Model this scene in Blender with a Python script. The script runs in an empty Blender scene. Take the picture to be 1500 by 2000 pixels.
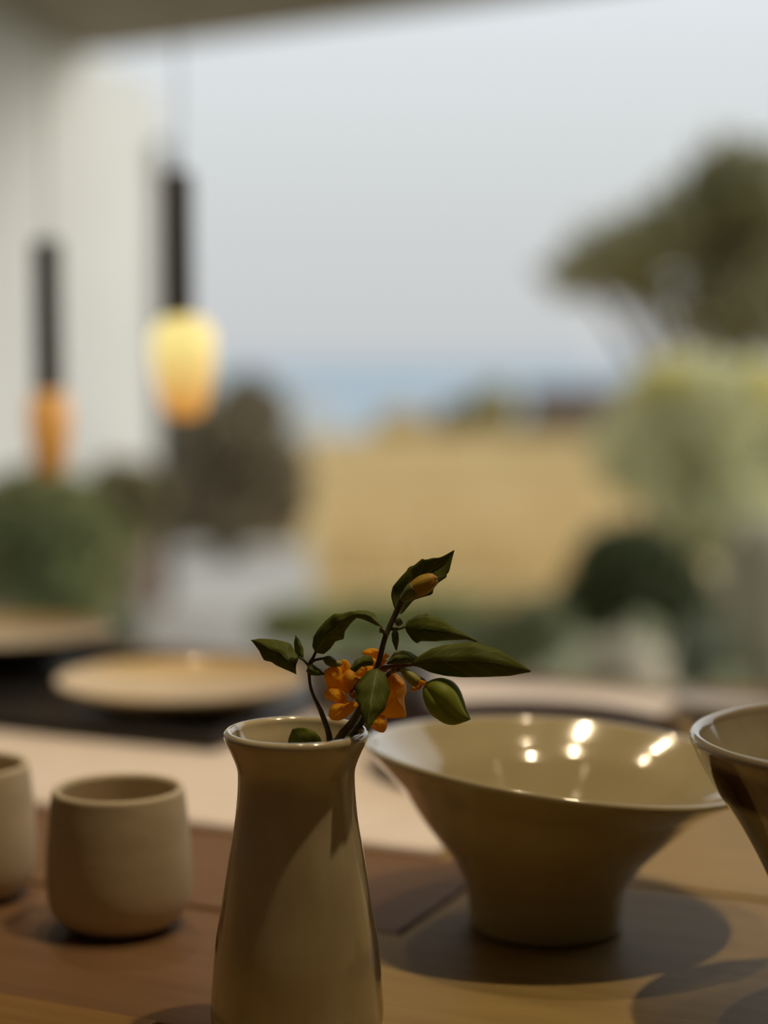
import bpy, math, random
from mathutils import Vector, Matrix, noise
random.seed(7)
S = bpy.context.scene
COL = S.collection

# ------------------------------------------------------------------ camera
FPX, EYE = 3600.0, 1.046
TH = math.atan(305 / 3600)
cam = bpy.data.cameras.new('camera'); camo = bpy.data.objects.new('camera', cam); COL.objects.link(camo)
camo.location = (0, 0, EYE); camo.rotation_euler = (math.pi / 2 - TH, 0, 0)
cam.sensor_fit = 'VERTICAL'; cam.sensor_height = 36; cam.sensor_width = 27
cam.lens = 36 * FPX / 2000
cam.clip_start = .02; cam.clip_end = 30000
cam.dof.use_dof = True; cam.dof.focus_distance = .803; cam.dof.aperture_fstop = 2.7
S.camera = camo

# ------------------------------------------------------------------ world, sun, lamps, exposure
w = bpy.data.worlds.new('overcast_sky'); S.world = w; w.use_nodes = True
nt = w.node_tree; nt.nodes.clear()
tc = nt.nodes.new('ShaderNodeTexCoord'); sx = nt.nodes.new('ShaderNodeSeparateXYZ')
rp = nt.nodes.new('ShaderNodeValToRGB'); bg = nt.nodes.new('ShaderNodeBackground'); wo = nt.nodes.new('ShaderNodeOutputWorld')
nt.links.new(tc.outputs['Generated'], sx.inputs[0]); nt.links.new(sx.outputs['Z'], rp.inputs[0])
nt.links.new(rp.outputs[0], bg.inputs[0]); nt.links.new(bg.outputs[0], wo.inputs[0])
e = rp.color_ramp.elements
e[0].position = 0.0; e[0].color = (.60, .615, .625, 1)
e[1].position = .20; e[1].color = (.80, .845, .88, 1)
m_ = e.new(.09); m_.color = (.67, .70, .70, 1)
bg.inputs[1].default_value = 1.0

def light(name, kind, loc, energy, col, aim=None, **kw):
    l = bpy.data.lights.new(name, kind); o = bpy.data.objects.new(name, l); COL.objects.link(o)
    l.energy = energy; l.color = col; o.location = loc
    for k, v in kw.items(): setattr(l, k, v)
    if aim is not None: o.rotation_euler = (Vector(aim) - Vector(loc)).to_track_quat('-Z', 'Y').to_euler()
    return o
light('hazy_sun', 'SUN', (6, .6, 1.75), 2.0, (1, .95, .86), aim=(0, 0, 0), angle=math.radians(32))
WARM = (1, .79, .50)
light('ceiling_spot', 'SPOT', (.42, .76, 2.38), 36, WARM, aim=(.08, .92, .75), spot_size=math.radians(56), spot_blend=.6, shadow_soft_size=.022)
light('ceiling_spot', 'SPOT', (.02, 1.12, 2.38), 16, WARM, aim=(-.08, 1.2, .75), spot_size=math.radians(40), spot_blend=.7, shadow_soft_size=.022)
light('ceiling_spot', 'SPOT', (-.35, 1.75, 2.38), 26, WARM, aim=(-.25, 1.55, .75), spot_size=math.radians(50), spot_blend=.7, shadow_soft_size=.022)
light('ceiling_spot', 'SPOT', (.42, 1.25, 2.38), 4, WARM, aim=(.1, .95, .75), spot_size=math.radians(60), spot_blend=.6, shadow_soft_size=.022)
for lx, ly in ((-.35, .60), (-.35, .35), (-.35, .10), (1.10, .55), (1.16, .30)):
    light('ceiling_spot', 'SPOT', (lx, ly, 2.38), .45, WARM, aim=(.1, .95, .75), spot_size=math.radians(60), spot_blend=.6, shadow_soft_size=.022)
vs = S.view_settings
S.display_settings.display_device = 'sRGB'
vs.view_transform = 'Standard'; vs.look = 'None'; vs.exposure = 0; vs.gamma = 1; vs.use_curve_mapping = False

# ------------------------------------------------------------------ pixel helpers
def ray(px, py):
    v = (1000 - py) / FPX
    return Vector(((px - 750) / FPX, math.cos(TH) + v * math.sin(TH), -math.sin(TH) + v * math.cos(TH)))
O = Vector((0, 0, EYE))
def G(px, py, z=.75):
    r = ray(px, py); return O + r * ((z - EYE) / r.z)
def P(px, py, Y):
    r = ray(px, py); return O + r * (Y / r.y)
def wpx(n, Y): return n * Y / FPX                 # n pixels at distance Y in metres
A25 = math.radians(25)
UV_U = Vector((math.cos(A25), -math.sin(A25), 0)); UV_V = Vector((math.sin(A25), math.cos(A25), 0))
def T(u, v, z): p = UV_U * u + UV_V * v; return Vector((p.x, p.y, z))

# ------------------------------------------------------------------ materials
MATS = {}
def mat(name, col, rough=.5, col2=None, scale=8, stretch=(1, 1, 1), coat=0, bump=0, bscale=60, translucent=0, spec=.5, metal=0, contrast=(.35, .65), rotz=0, emit=None, estr=0):
    if name in MATS: return MATS[name]
    m = bpy.data.materials.new(name); m.use_nodes = True; MATS[name] = m
    n = m.node_tree; b = n.nodes['Principled BSDF']
    b.inputs['Base Color'].default_value = (*col, 1); b.inputs['Roughness'].default_value = rough
    b.inputs['Coat Weight'].default_value = coat; b.inputs['Coat Roughness'].default_value = .08
    b.inputs['Specular IOR Level'].default_value = spec; b.inputs['Metallic'].default_value = metal
    if emit: b.inputs['Emission Color'].default_value = (*emit, 1); b.inputs['Emission Strength'].default_value = estr
    if col2 or bump:
        t = n.nodes.new('ShaderNodeTexCoord'); mp = n.nodes.new('ShaderNodeMapping')
        mp.inputs['Scale'].default_value = stretch; mp.inputs['Rotation'].default_value = (0, 0, rotz)
        n.links.new(t.outputs['Object'], mp.inputs[0])
    if col2:
        x = n.nodes.new('ShaderNodeTexNoise'); x.inputs['Scale'].default_value = scale; x.inputs['Detail'].default_value = 5
        n.links.new(mp.outputs[0], x.inputs[0])
        r = n.nodes.new('ShaderNodeValToRGB'); r.color_ramp.elements[0].color = (*col, 1); r.color_ramp.elements[1].color = (*col2, 1)
        r.color_ramp.elements[0].position, r.color_ramp.elements[1].position = contrast
        n.links.new(x.outputs[0], r.inputs[0]); n.links.new(r.outputs[0], b.inputs['Base Color'])
    if bump:
        x = n.nodes.new('ShaderNodeTexNoise'); x.inputs['Scale'].default_value = bscale; x.inputs['Detail'].default_value = 3
        n.links.new(mp.outputs[0], x.inputs[0])
        bp = n.nodes.new('ShaderNodeBump'); bp.inputs['Strength'].default_value = bump; bp.inputs['Distance'].default_value = .002
        n.links.new(x.outputs[0], bp.inputs['Height']); n.links.new(bp.outputs[0], b.inputs['Normal'])
    if translucent:
        tr = n.nodes.new('ShaderNodeBsdfTranslucent'); mx = n.nodes.new('ShaderNodeMixShader'); mx.inputs[0].default_value = translucent
        src = b.inputs['Base Color'].links[0].from_socket if b.inputs['Base Color'].links else None
        if src: n.links.new(src, tr.inputs[0])
        else: tr.inputs[0].default_value = (*col, 1)
        out = n.nodes['Material Output']
        n.links.new(b.outputs[0], mx.inputs[1]); n.links.new(tr.outputs[0], mx.inputs[2]); n.links.new(mx.outputs[0], out.inputs[0])
    return m

def leaf_mat(name, dark, mid, vein, translucent=.35):
    """blade colour with a paler midrib and side veins, laid out along the leaf's own UVs (u across -1..1, v along 0..1)"""
    if name in MATS: return MATS[name]
    m = bpy.data.materials.new(name); m.use_nodes = True; MATS[name] = m
    n = m.node_tree; L = n.links; b = n.nodes['Principled BSDF']; b.inputs['Roughness'].default_value = .6; b.inputs['Specular IOR Level'].default_value = .3
    uv = n.nodes.new('ShaderNodeUVMap'); s = n.nodes.new('ShaderNodeSeparateXYZ'); L.new(uv.outputs[0], s.inputs[0])
    def M(op, a, bb=None, c=None):
        k = n.nodes.new('ShaderNodeMath'); k.operation = op
        for i, v in enumerate((a, bb, c)):
            if v is None: continue
            if isinstance(v, (int, float)): k.inputs[i].default_value = v
            else: L.new(v, k.inputs[i])
        return k.outputs[0]
    au = M('ABSOLUTE', s.outputs[0])
    ph = M('FRACT', M('MULTIPLY', M('SUBTRACT', s.outputs[1], M('MULTIPLY', au, .28)), 5.5))
    side = M('MULTIPLY', M('LESS_THAN', M('ABSOLUTE', M('SUBTRACT', ph, .5)), .055), .38)
    ribm = M('LESS_THAN', au, .045)
    fac = M('MAXIMUM', ribm, side)
    tx = n.nodes.new('ShaderNodeTexCoord'); no = n.nodes.new('ShaderNodeTexNoise'); no.inputs['Scale'].default_value = 160
    L.new(tx.outputs['Object'], no.inputs[0])
    mx = n.nodes.new('ShaderNodeMix'); mx.data_type = 'RGBA'; mx.inputs[6].default_value = (*dark, 1); mx.inputs[7].default_value = (*mid, 1)
    L.new(no.outputs[0], mx.inputs[0])
    mv = n.nodes.new('ShaderNodeMix'); mv.data_type = 'RGBA'; mv.inputs[7].default_value = (*vein, 1)
    L.new(mx.outputs[2], mv.inputs[6]); L.new(M('MULTIPLY', fac, .8), mv.inputs[0]); L.new(mv.outputs[2], b.inputs['Base Color'])
    tr = n.nodes.new('ShaderNodeBsdfTranslucent'); L.new(mv.outputs[2], tr.inputs[0])
    sm = n.nodes.new('ShaderNodeMixShader'); sm.inputs[0].default_value = translucent
    L.new(b.outputs[0], sm.inputs[1]); L.new(tr.outputs[0], sm.inputs[2]); L.new(sm.outputs[0], n.nodes['Material Output'].inputs[0])
    bp = n.nodes.new('ShaderNodeBump'); bp.inputs['Strength'].default_value = .5; bp.inputs['Distance'].default_value = .0006; bp.invert = True
    L.new(fac, bp.inputs['Height']); L.new(bp.outputs[0], b.inputs['Normal'])
    return m

# ------------------------------------------------------------------ mesh helpers
def mesh(name, verts, faces, m=None, parent=None, smooth=True, loc=None):
    me = bpy.data.meshes.new(name); me.from_pydata([tuple(v) for v in verts], [], faces); me.update()
    if smooth:
        me.polygons.foreach_set('use_smooth', [True] * len(me.polygons))
    o = bpy.data.objects.new(name, me); COL.objects.link(o)
    if m: me.materials.append(m)
    if parent: o.parent = parent
    if loc is not None: o.location = loc
    return o
def tag(o, label=None, cat=None, group=None, kind=None):
    if label: o['label'] = label
    if cat: o['category'] = cat
    if group: o['group'] = group
    if kind: o['kind'] = kind
    return o
def empty(name, loc, rz=0):
    o = bpy.data.objects.new(name, None); COL.objects.link(o); o.location = loc; o.rotation_euler = (0, 0, rz); o.empty_display_size = .05
    return o
def box(name, lo, hi, m, parent=None, bev=0, rz=0, loc=(0, 0, 0)):
    x0, y0, z0 = lo; x1, y1, z1 = hi
    v = [(x0, y0, z0), (x1, y0, z0), (x1, y1, z0), (x0, y1, z0), (x0, y0, z1), (x1, y0, z1), (x1, y1, z1), (x0, y1, z1)]
    f = [(0, 3, 2, 1), (4, 5, 6, 7), (0, 1, 5, 4), (1, 2, 6, 5), (2, 3, 7, 6), (3, 0, 4, 7)]
    o = mesh(name, v, f, m, parent, smooth=False); o.location = loc; o.rotation_euler = (0, 0, rz)
    if bev:
        b = o.modifiers.new('bevel', 'BEVEL'); b.width = bev; b.segments = 2
    return o
def lathe(name, prof, m, parent=None, loc=(0, 0, 0), seg=72, warp=None):
    """prof: (r, z) from the outer base over the rim to the inner base; warp(x, y, z) bends the finished pot"""
    vs_, fs = [], []
    for r, z in prof:
        for k in range(seg):
            a = 2 * math.pi * k / seg
            p = (r * math.cos(a), r * math.sin(a), z)
            vs_.append(warp(*p) if warp else p)
    for i in range(len(prof) - 1):
        for k in range(seg):
            k2 = (k + 1) % seg
            fs.append((i * seg + k, i * seg + k2, (i + 1) * seg + k2, (i + 1) * seg + k))
    fs.append(tuple(reversed(range(seg)))); n0 = (len(prof) - 1) * seg
    fs.append(tuple(range(n0, n0 + seg)))
    return mesh(name, vs_, fs, m, parent, loc=loc)
def smoothpoly(pts, n):
    """Catmull-Rom through 2-D points, n samples per span"""
    out = []
    for i in range(len(pts) - 1):
        p0 = pts[max(i - 1, 0)]; p1 = pts[i]; p2 = pts[i + 1]; p3 = pts[min(i + 2, len(pts) - 1)]
        for k in range(n):
            t = k / n
            out.append(tuple(.5 * (2 * b + (c - a) * t + (2 * a - 5 * b + 4 * c - d) * t * t + (3 * b - a - 3 * c + d) * t ** 3) for a, b, c, d in zip(p0, p1, p2, p3)))
    out.append(tuple(pts[-1])); return out
def tube(name, pts, rad, m, parent=None, seg=8, sub=4):
    """round tube along world points; rad a number or one per point"""
    rs = rad if isinstance(rad, (list, tuple)) else [rad] * len(pts)
    q = smoothpoly([(*p, r) for p, r in zip(pts, rs)], sub)
    vs_, fs = [], []; up = Vector((.31, .2, .93))
    for i, a in enumerate(q):
        p = Vector(a[:3]); d = (Vector(q[min(i + 1, len(q) - 1)][:3]) - Vector(q[max(i - 1, 0)][:3])).normalized()
        s = d.cross(up)
        if s.length < 1e-3: s = d.cross(Vector((1, 0, 0)))
        s.normalize(); t = s.cross(d)
        for k in range(seg):
            an = 2 * math.pi * k / seg
            vs_.append(p + (s * math.cos(an) + t * math.sin(an)) * a[3])
    for i in range(len(q) - 1):
        for k in range(seg):
            k2 = (k + 1) % seg
            fs.append((i * seg + k, i * seg + k2, (i + 1) * seg + k2, (i + 1) * seg + k))
    fs.append(tuple(reversed(range(seg)))); fs.append(tuple(range((len(q) - 1) * seg, len(q) * seg)))
    return mesh(name, vs_, fs, m, parent)
def localise(o, root):
    """move a part built in world space under its root"""
    o.parent = root; o.matrix_parent_inverse = Matrix.Identity(4)
    o.data.transform(Matrix.Translation(-root.location)); return o

# ------------------------------------------------------------------ the room
plaster = mat('warm_plaster', (.36, .32, .27), .9, (.31, .28, .23), 3)
floor_m = mat('concrete_floor', (.24, .22, .20), .7, (.30, .28, .25), 2)
def tbox(name, u0, u1, v0, v1, z0, z1, m, kind='structure', parent=None, bev=0):
    o = box(name, (u0, v0, z0), (u1, v1, z1), m, parent, bev, rz=-A25)
    if kind and not parent: o['kind'] = kind
    return o
WU0, WU1, WV0, WV1 = -2.3, 1.5, -1.9, 2.35
tbox('floor', WU0, WU1, WV0, WV1, -.12, 0, floor_m)
tbox('ceiling', WU0, WU1, WV0, WV1 + .14, 2.45, 2.57, plaster)
tbox('wall_left', WU0 - .12, WU0, WV0, WV1 + .14, 0, 2.57, plaster)
tbox('wall_right', WU1, WU1 + .12, WV0, WV1 + .14, 0, 2.57, plaster)
tbox('wall_front', WU0 - .12, WU1 + .12, WV0 - .12, WV0, 0, 2.57, plaster)
wb = tbox('wall_back', WU0, WU1, WV1, WV1 + .14, -.12, .52, plaster)
tbox('trim_1', WU0, WU1, WV1, WV1 + .14, 2.25, 2.45, plaster)
tbox('trim_2', .75, WU1, WV1, WV1 + .14, .52, 2.25, plaster)
tbox('trim_3', WU0, WU1, WV1 - .03, WV1 + .15, .52, .545, mat('oak_sill', (.30, .20, .11), .5))
glass = bpy.data.materials.new('window_glass'); glass.use_nodes = True
g = glass.node_tree; g.nodes.clear()
gt = g.nodes.new('ShaderNodeBsdfTransparent'); gg = g.nodes.new('ShaderNodeBsdfGlossy'); gg.inputs['Roughness'].default_value = 0
gf = g.nodes.new('ShaderNodeFresnel'); gf.inputs[0].default_value = 1.45; gm = g.nodes.new('ShaderNodeMixShader'); go = g.nodes.new('ShaderNodeOutputMaterial')
g.links.new(gf.outputs[0], gm.inputs[0]); g.links.new(gt.outputs[0], gm.inputs[1]); g.links.new(gg.outputs[0], gm.inputs[2]); g.links.new(gm.outputs[0], go.inputs[0])
win = empty('window_1', T((WU0 + .75) / 2, WV1 + .07, .545), -A25); win['kind'] = 'structure'
hw = (.75 - WU0) / 2; frame_m = mat('dark_frame', (.05, .04, .035), .5)
mesh('pane', [(-hw + .04, 0, .04), (hw - .04, 0, .04), (hw - .04, 0, 1.665), (-hw + .04, 0, 1.665)], [(0, 1, 2, 3)], glass, win, smooth=False)
box('window_frame', (-hw, -.02, 0), (hw, .02, .04), frame_m, win)
box('window_frame', (-hw, -.02, 1.665), (hw, .02, 1.705), frame_m, win)
box('window_frame', (-hw, -.02, .04), (-hw + .04, .02, 1.665), frame_m, win)
box('window_frame', (hw - .04, -.02, .04), (hw, .02, 1.665), frame_m, win)

# porch roof outside the window and the white side wall
ZP = 2.15
ca, cb = G(215, 104, ZP), G(1000, 0, ZP)
cdir = (cb - ca).normalized(); cc = ca + cdir * 2.3
wa, wbp = G(0, 19, ZP), G(312, 181, ZP); wd = (wbp - wa).normalized()
w0 = wa + wd * ((3.35 - wa.y) / wd.y)
def prism(name, poly, z0, z1, m, parent=None):
    n = len(poly)
    v = [(p.x, p.y, z0) for p in poly] + [(p.x, p.y, z1) for p in poly]
    f = [tuple(reversed(range(n))), tuple(range(n, 2 * n))] + [(i, (i + 1) % n, n + (i + 1) % n, n + i) for i in range(n)]
    return mesh(name, v, f, m, parent, smooth=False)
wn = Vector((-wd.y, wd.x, 0))
soff = mat('porch_soffit', (.30, .25, .19), .8, (.26, .215, .16), 3)
q1 = T(-.9, WV1 + .15, 0)
porch = prism('porch_ceiling', [w0 + wn * .35, T(-1.5, WV1 + .15, 0), q1, Vector((cc.x, cc.y, 0)), Vector((ca.x, ca.y, 0)), Vector((ca.x, ca.y, 0)) + wn * .35], ZP, ZP + .12, soff)
porch['kind'] = 'structure'
sw = prism('wall_side', [w0, wbp, wbp + wn * .18, w0 + wn * .18], -.1, ZP - .002, mat('white_render', (.66, .655, .62), .85, (.60, .595, .565), 1.3))
sw['kind'] = 'structure'
pl_ = prism('trim_4', [w0 - wn * .015, wbp - wn * .015 + wd * .01, wbp + wd * .01, w0], -.1, .50, mat('brown_plinth', (.20, .145, .11), .9)); pl_['kind'] = 'structure'
# downpipe on the wall's end
dpb = wbp - wd * .09 - wn * .035
dp = empty('downpipe', (dpb.x, dpb.y, 0)); tag(dp, 'thin dark downpipe at the end of the white side wall', 'downpipe')
localise(tube('pipe', [Vector((dpb.x, dpb.y, 0)), Vector((dpb.x, dpb.y, 1.0)), Vector((dpb.x, dpb.y, 1.93))], .028, mat('pipe_grey', (.10, .085, .07), .5), sub=1), dp)
for zz in (.6, 1.2, 1.8):
    localise(tube('bracket', [Vector((dpb.x, dpb.y, zz)), Vector((dpb.x, dpb.y, zz + .03))], .034, MATS['pipe_grey'], sub=1), dp)

# ------------------------------------------------------------------ outdoors: ground, sea, far hill
def gpoly(name, pts, z0, z1, m):
    o = prism(name, [Vector((a, b, 0)) for a, b in pts], z0, z1, m); o['kind'] = 'structure'; return o
GM = mat('garden_soil', (.20, .22, .10), .95, (.28, .27, .15), 1.2)
gpoly('ground', [(-14, 1.9), (16, 1.9), (20, 40), (2.5, 34), (-1.2, 26), (-12, 30)], -1.5, -.13, GM)
gpoly('bounce_slab', [(-1.75, 3.4), (2.2, 1.95), (2.2, 4.2), (-1.3, 4.2)], -.13, -.06, mat('pale_bounce', (.66, .62, .55), .9, (.58, .55, .49), 4))  # unseen pale slab, added to bounce light onto the white side wall
gold = mat('dry_grass_field', (.66, .47, .20), .95, (.58, .42, .18), 1.6)
gpoly('ground', [(-.42, 8.3), (2.3, 8.6), (5, 14), (9, 27), (1.2, 27), (-1.1, 23), (-1.1, 12)], -.13, -.02, gold)
gpoly('ground', [(-1.15, 4.21), (-.35, 4.21), (-.30, 8.0), (-.42, 10.2), (-1.3, 10.2), (-1.2, 7.5)], -.13, -.01, mat('pale_gravel', (.56, .53, .47), .95, (.48, .45, .40), 9))
seam = mat('sea_water', (.34, .44, .52), .6, (.38, .47, .54), .02)
sea = mesh('sea', [(-6000, 30, -28), (6000, 30, -28), (9000, 22000, -28), (-9000, 22000, -28)], [(0, 1, 2, 3)], seam, smooth=False); sea['kind'] = 'structure'
hv, hf = [], []
NX = 60
for i in range(NX + 1):
    t = i / NX; x = -190 + 175 * t
    h = -30 + 37 * (1 - t) ** .3 * min(1, t * 6 + .3) + 3 * noise.noise(Vector((t * 6, 1, 0)))
    for j, (dy, k) in enumerate(((-40, 0), (0, .8), (50, 1), (120, 0))):
        hv.append((x, 620 + dy, -30 + (h + 30) * k))
for i in range(NX):
    for j in range(3):
        a = i * 4 + j; hf.append((a, a + 4, a + 5, a + 1))
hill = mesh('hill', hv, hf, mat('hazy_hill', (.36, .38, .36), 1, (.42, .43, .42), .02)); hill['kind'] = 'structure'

# ------------------------------------------------------------------ plants outdoors
def leaf_cloud(blobs, n, size, rng):
    vs_, fs = [], []
    tot = sum(b[1][0] * b[1][1] * b[1][2] for b in blobs)
    for c, r in blobs:
        k = int(n * (r[0] * r[1] * r[2]) / tot)
        for _ in range(k):
            d = Vector((rng.gauss(0, 1), rng.gauss(0, 1), rng.gauss(0, 1))).normalized()
            rr = rng.random() ** .42
            p = Vector((c[0] + d.x * r[0] * rr, c[1] + d.y * r[1] * rr, c[2] + d.z * r[2] * rr))
            a = Vector((rng.gauss(0, 1), rng.gauss(0, 1), rng.gauss(0, 1) - .3)).normalized()
            b = a.cross(Vector((rng.gauss(0, 1), rng.gauss(0, 1), rng.gauss(0, 1)))).normalized()
            s = size * rng.uniform(.6, 1.3); i = len(vs_)
            vs_ += [p - a * s, p + b * s * .42, p + a * s, p - b * s * .42]
            fs.append((i, i + 1, i + 2, i + 3))
    return vs_, fs
def plant(name, base, blobs, n, size, m, label, cat, trunk=.02, stem_m=None, extra=None, seed=1, group=None):
    rng = random.Random(seed); root = empty(name, base); tag(root, label, cat, group)
    stem_m = stem_m or mat('bark', (.14, .10, .07), .9)
    for c, r in blobs:
        c = Vector(c); b = Vector(base)
        localise(tube('stem', [b, b.lerp(c, .5) + Vector((rng.uniform(-.05, .05), rng.uniform(-.05, .05), 0)), c], [trunk, trunk * .7, trunk * .3], stem_m, seg=6, sub=3), root)
    v, f = leaf_cloud(blobs, n, size, rng)
    o = localise(mesh('foliage', v, f, m, smooth=False), root); o['kind'] = 'stuff'
    if extra:
        eb, en, es, em, enm = extra
        v, f = leaf_cloud(eb, en, es, rng)
        o = localise(mesh(enm, v, f, em, smooth=False), root); o['kind'] = 'stuff'
    return root
def blob(px, py, Y, rx, rz, ry=None):
    p = P(px, py, Y); return ((p.x, p.y, p.z), (wpx(rx, Y), ry if ry else wpx(rx, Y) * .8, wpx(rz, Y)))
def gbase(px, Y): return Vector(((px - 750) / FPX * Y, Y, -.13))
green1 = mat('leaf_green', (.28, .33, .13), .6, (.44, .40, .20), 2, translucent=.3)
olive = mat('leaf_olive', (.25, .235, .10), .6, (.34, .31, .16), .6, translucent=.3)
brownm = mat('leaf_brown', (.24, .19, .115), .8, (.33, .27, .16), 2, translucent=.2)
sage = mat('leaf_sage', (.80, .79, .52), .8, (.86, .82, .54), 2, translucent=.3)
yel = mat('petal_yellow', (.95, .88, .36), .7, (.92, .86, .45), 3, translucent=.3)
dark = mat('leaf_dark', (.10, .13, .05), .6, (.15, .17, .08), 2, translucent=.2)
teal = mat('leaf_teal', (.30, .33, .23), .7, (.38, .39, .29), 2, translucent=.2)
pale = mat('leaf_pale', (.74, .72, .56), .8, (.82, .78, .62), 2, translucent=.3)

plant('garden_tree', gbase(1420, 17), [blob(1470, 380, 17, 110, 105), blob(1400, 330, 17, 70, 60), blob(1420, 500, 17.3, 110, 110), blob(1215, 500, 17, 120, 75), blob(1130, 530, 16.8, 70, 50), blob(1500, 560, 17, 110, 140), blob(1310, 430, 17, 90, 70), blob(1270, 580, 17, 70, 60), blob(1400, 630, 17, 90, 70)],
      1900, .15, olive, 'tall olive green tree behind the yellow flowering shrub', 'tree', .08, seed=3)
plant('flowering_shrub', gbase(1380, 7.0), [blob(1350, 820, 7, 150, 130), blob(1480, 860, 7.2, 140, 140), blob(1240, 880, 6.9, 90, 100), blob(1420, 1000, 7, 140, 100)],
      8000, .035, sage, 'pale sage shrub topped with soft yellow flowers', 'shrub', .03,
      extra=([blob(1300, 750, 6.9, 70, 50), blob(1480, 755, 7, 70, 50)], 1500, .03, yel, 'flowers'), seed=4)
plant('dark_bush', gbase(1230, 5.6), [blob(1230, 1110, 5.6, 115, 90), blob(1160, 1175, 5.7, 80, 65), blob(1320, 1160, 5.6, 70, 70)],
      5000, .03, dark, 'dark green bush growing beside the beige boulder', 'bush', .02, seed=5)
plant('silvery_plant', gbase(1375, 4.9), [blob(1375, 1265, 4.9, 62, 60), blob(1350, 1310, 4.9, 40, 40)], 1400, .025, teal, 'low grey green plant under the dark bush', 'plant', .01, seed=6)
plant('pale_shrub', gbase(1490, 5.0), [blob(1490, 1130, 5.0, 85, 120), blob(1500, 1260, 5.0, 75, 90)], 3500, .03, pale, 'whitish pale leaved shrub below the yellow flowering shrub', 'shrub', .02, seed=7)
plant('brown_shrub', gbase(440, 9.6), [blob(430, 880, 9.6, 130, 110), blob(535, 950, 9.6, 75, 120), blob(490, 800, 9.7, 75, 75), blob(350, 980, 9.4, 70, 90), blob(450, 1000, 9.5, 110, 70)],
      6500, .05, brownm, 'dark brown twiggy shrub beside the golden dry field', 'shrub', .03, seed=8)
plant('green_shrub', gbase(100, 4.7), [blob(70, 1010, 4.7, 130, 95), blob(170, 1080, 4.7, 100, 90), blob(-20, 1070, 4.7, 110, 110), blob(120, 1160, 4.6, 110, 80)],
      7000, .035, green1, 'leafy green shrub in front of the white side wall', 'shrub', .02, seed=9)
plant('dry_bush', gbase(265, 6.6), [blob(260, 985, 6.6, 65, 85), blob(225, 945, 6.5, 50, 45)], 2200, .035, mat('leaf_straw', (.34, .28, .13), .8, (.28, .25, .12), 3, translucent=.2),
      'straw coloured dry bush between the green shrub and brown shrub', 'bush', .015, seed=10)
plant('meadow_plant', gbase(620, 5.6), [blob(590, 1220, 5.6, 100, 45), blob(720, 1215, 5.7, 90, 45), blob(860, 1210, 5.8, 100, 50)], 3200, .03,
      mat('leaf_meadow', (.44, .46, .18), .7, (.36, .40, .15), 2, translucent=.3), 'low bright green meadow plant edging the golden field', 'plant', .01, seed=11)
plant('grey_green_plant', gbase(980, 5.0), [blob(980, 1255, 5.0, 110, 65), blob(1050, 1230, 4.9, 75, 60)], 2200, .03, mat('leaf_mid', (.32, .35, .19), .7, (.38, .38, .22), 2, translucent=.2),
      'low mid green plant left of the beige boulder', 'plant', .01, seed=12)
plant('teal_plant', gbase(210, 5.0), [blob(210, 1225, 5, 70, 60)], 900, .03, teal, 'small grey green plant beside the gravel path', 'plant', .01, seed=13)
plant('far_bush', gbase(890, 25), [blob(890, 820, 25, 40, 38)], 900, .07, olive, 'small dark green bush at the far edge of the golden field', 'bush', .03, seed=14)
plant('far_bush', gbase(965, 25.5), [blob(965, 795, 25.5, 48, 50)], 900, .07, mat('leaf_gold', (.52, .45, .19), .8, translucent=.3), 'yellowish bush at the far edge of the golden field', 'bush', .03, seed=15)
plant('far_bush', gbase(785, 25), [blob(785, 835, 25, 60, 38)], 900, .07, mat('leaf_cream', (.78, .64, .34), .8, translucent=.3), 'pale straw bush standing against the sea', 'bush', .03, seed=16)
plant('green_hedge', gbase(1090, 24.5), [blob(1040, 850, 24.5, 60, 22), blob(1140, 850, 24.5, 60, 22)], 900, .07, olive, 'low green hedge below the brown stone wall', 'hedge', .03, seed=17)
# far brown wall of stacked stones
rw = empty('stone_wall', gbase(1130, 26)); tag(rw, 'low brown stone wall beyond the golden field', 'wall')
rng = random.Random(5)
stm = [mat('stone_brown', (.22, .165, .13), .9), mat('stone_purple', (.20, .15, .135), .9), mat('stone_tan', (.27, .20, .15), .9)]
zz = 0
while zz < .72:
    hgt = rng.uniform(.16, .22); x = -.75
    while x < 1.5:
        L = rng.uniform(.25, .45)
        box('stone', (x + .008, -.12 + rng.uniform(-.02, .02), zz + .008), (x + L, .12, zz + hgt), rng.choice(stm), rw, bev=.02); x += L
    zz += hgt
# boulder
bv, bf = [], []
NS, NR = 28, 14
for j in range(NR + 1):
    ph = math.pi * j / NR
    for k in range(NS):
        a = 2 * math.pi * k / NS
        d = Vector((math.sin(ph) * math.cos(a), math.sin(ph) * math.sin(a), math.cos(ph)))
        r = 1 + .12 * noise.noise(d * 1.7 + Vector((3, 1, 2)))
        bv.append((d.x * .14 * r, d.y * .14 * r, .185 + d.z * .188 * r))
for j in range(NR):
    for k in range(NS):
        k2 = (k + 1) % NS; bf.append((j * NS + k, (j + 1) * NS + k, (j + 1) * NS + k2, j * NS + k2))
bo = mesh('boulder', bv, bf, mat('beige_stone', (.58, .50, .37), .9, (.50, .43, .32), 6), loc=(*G(1220, 1330, .1).xy, -.13))
tag(bo, 'rounded beige boulder in the garden below the dark bush', 'boulder')
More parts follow.
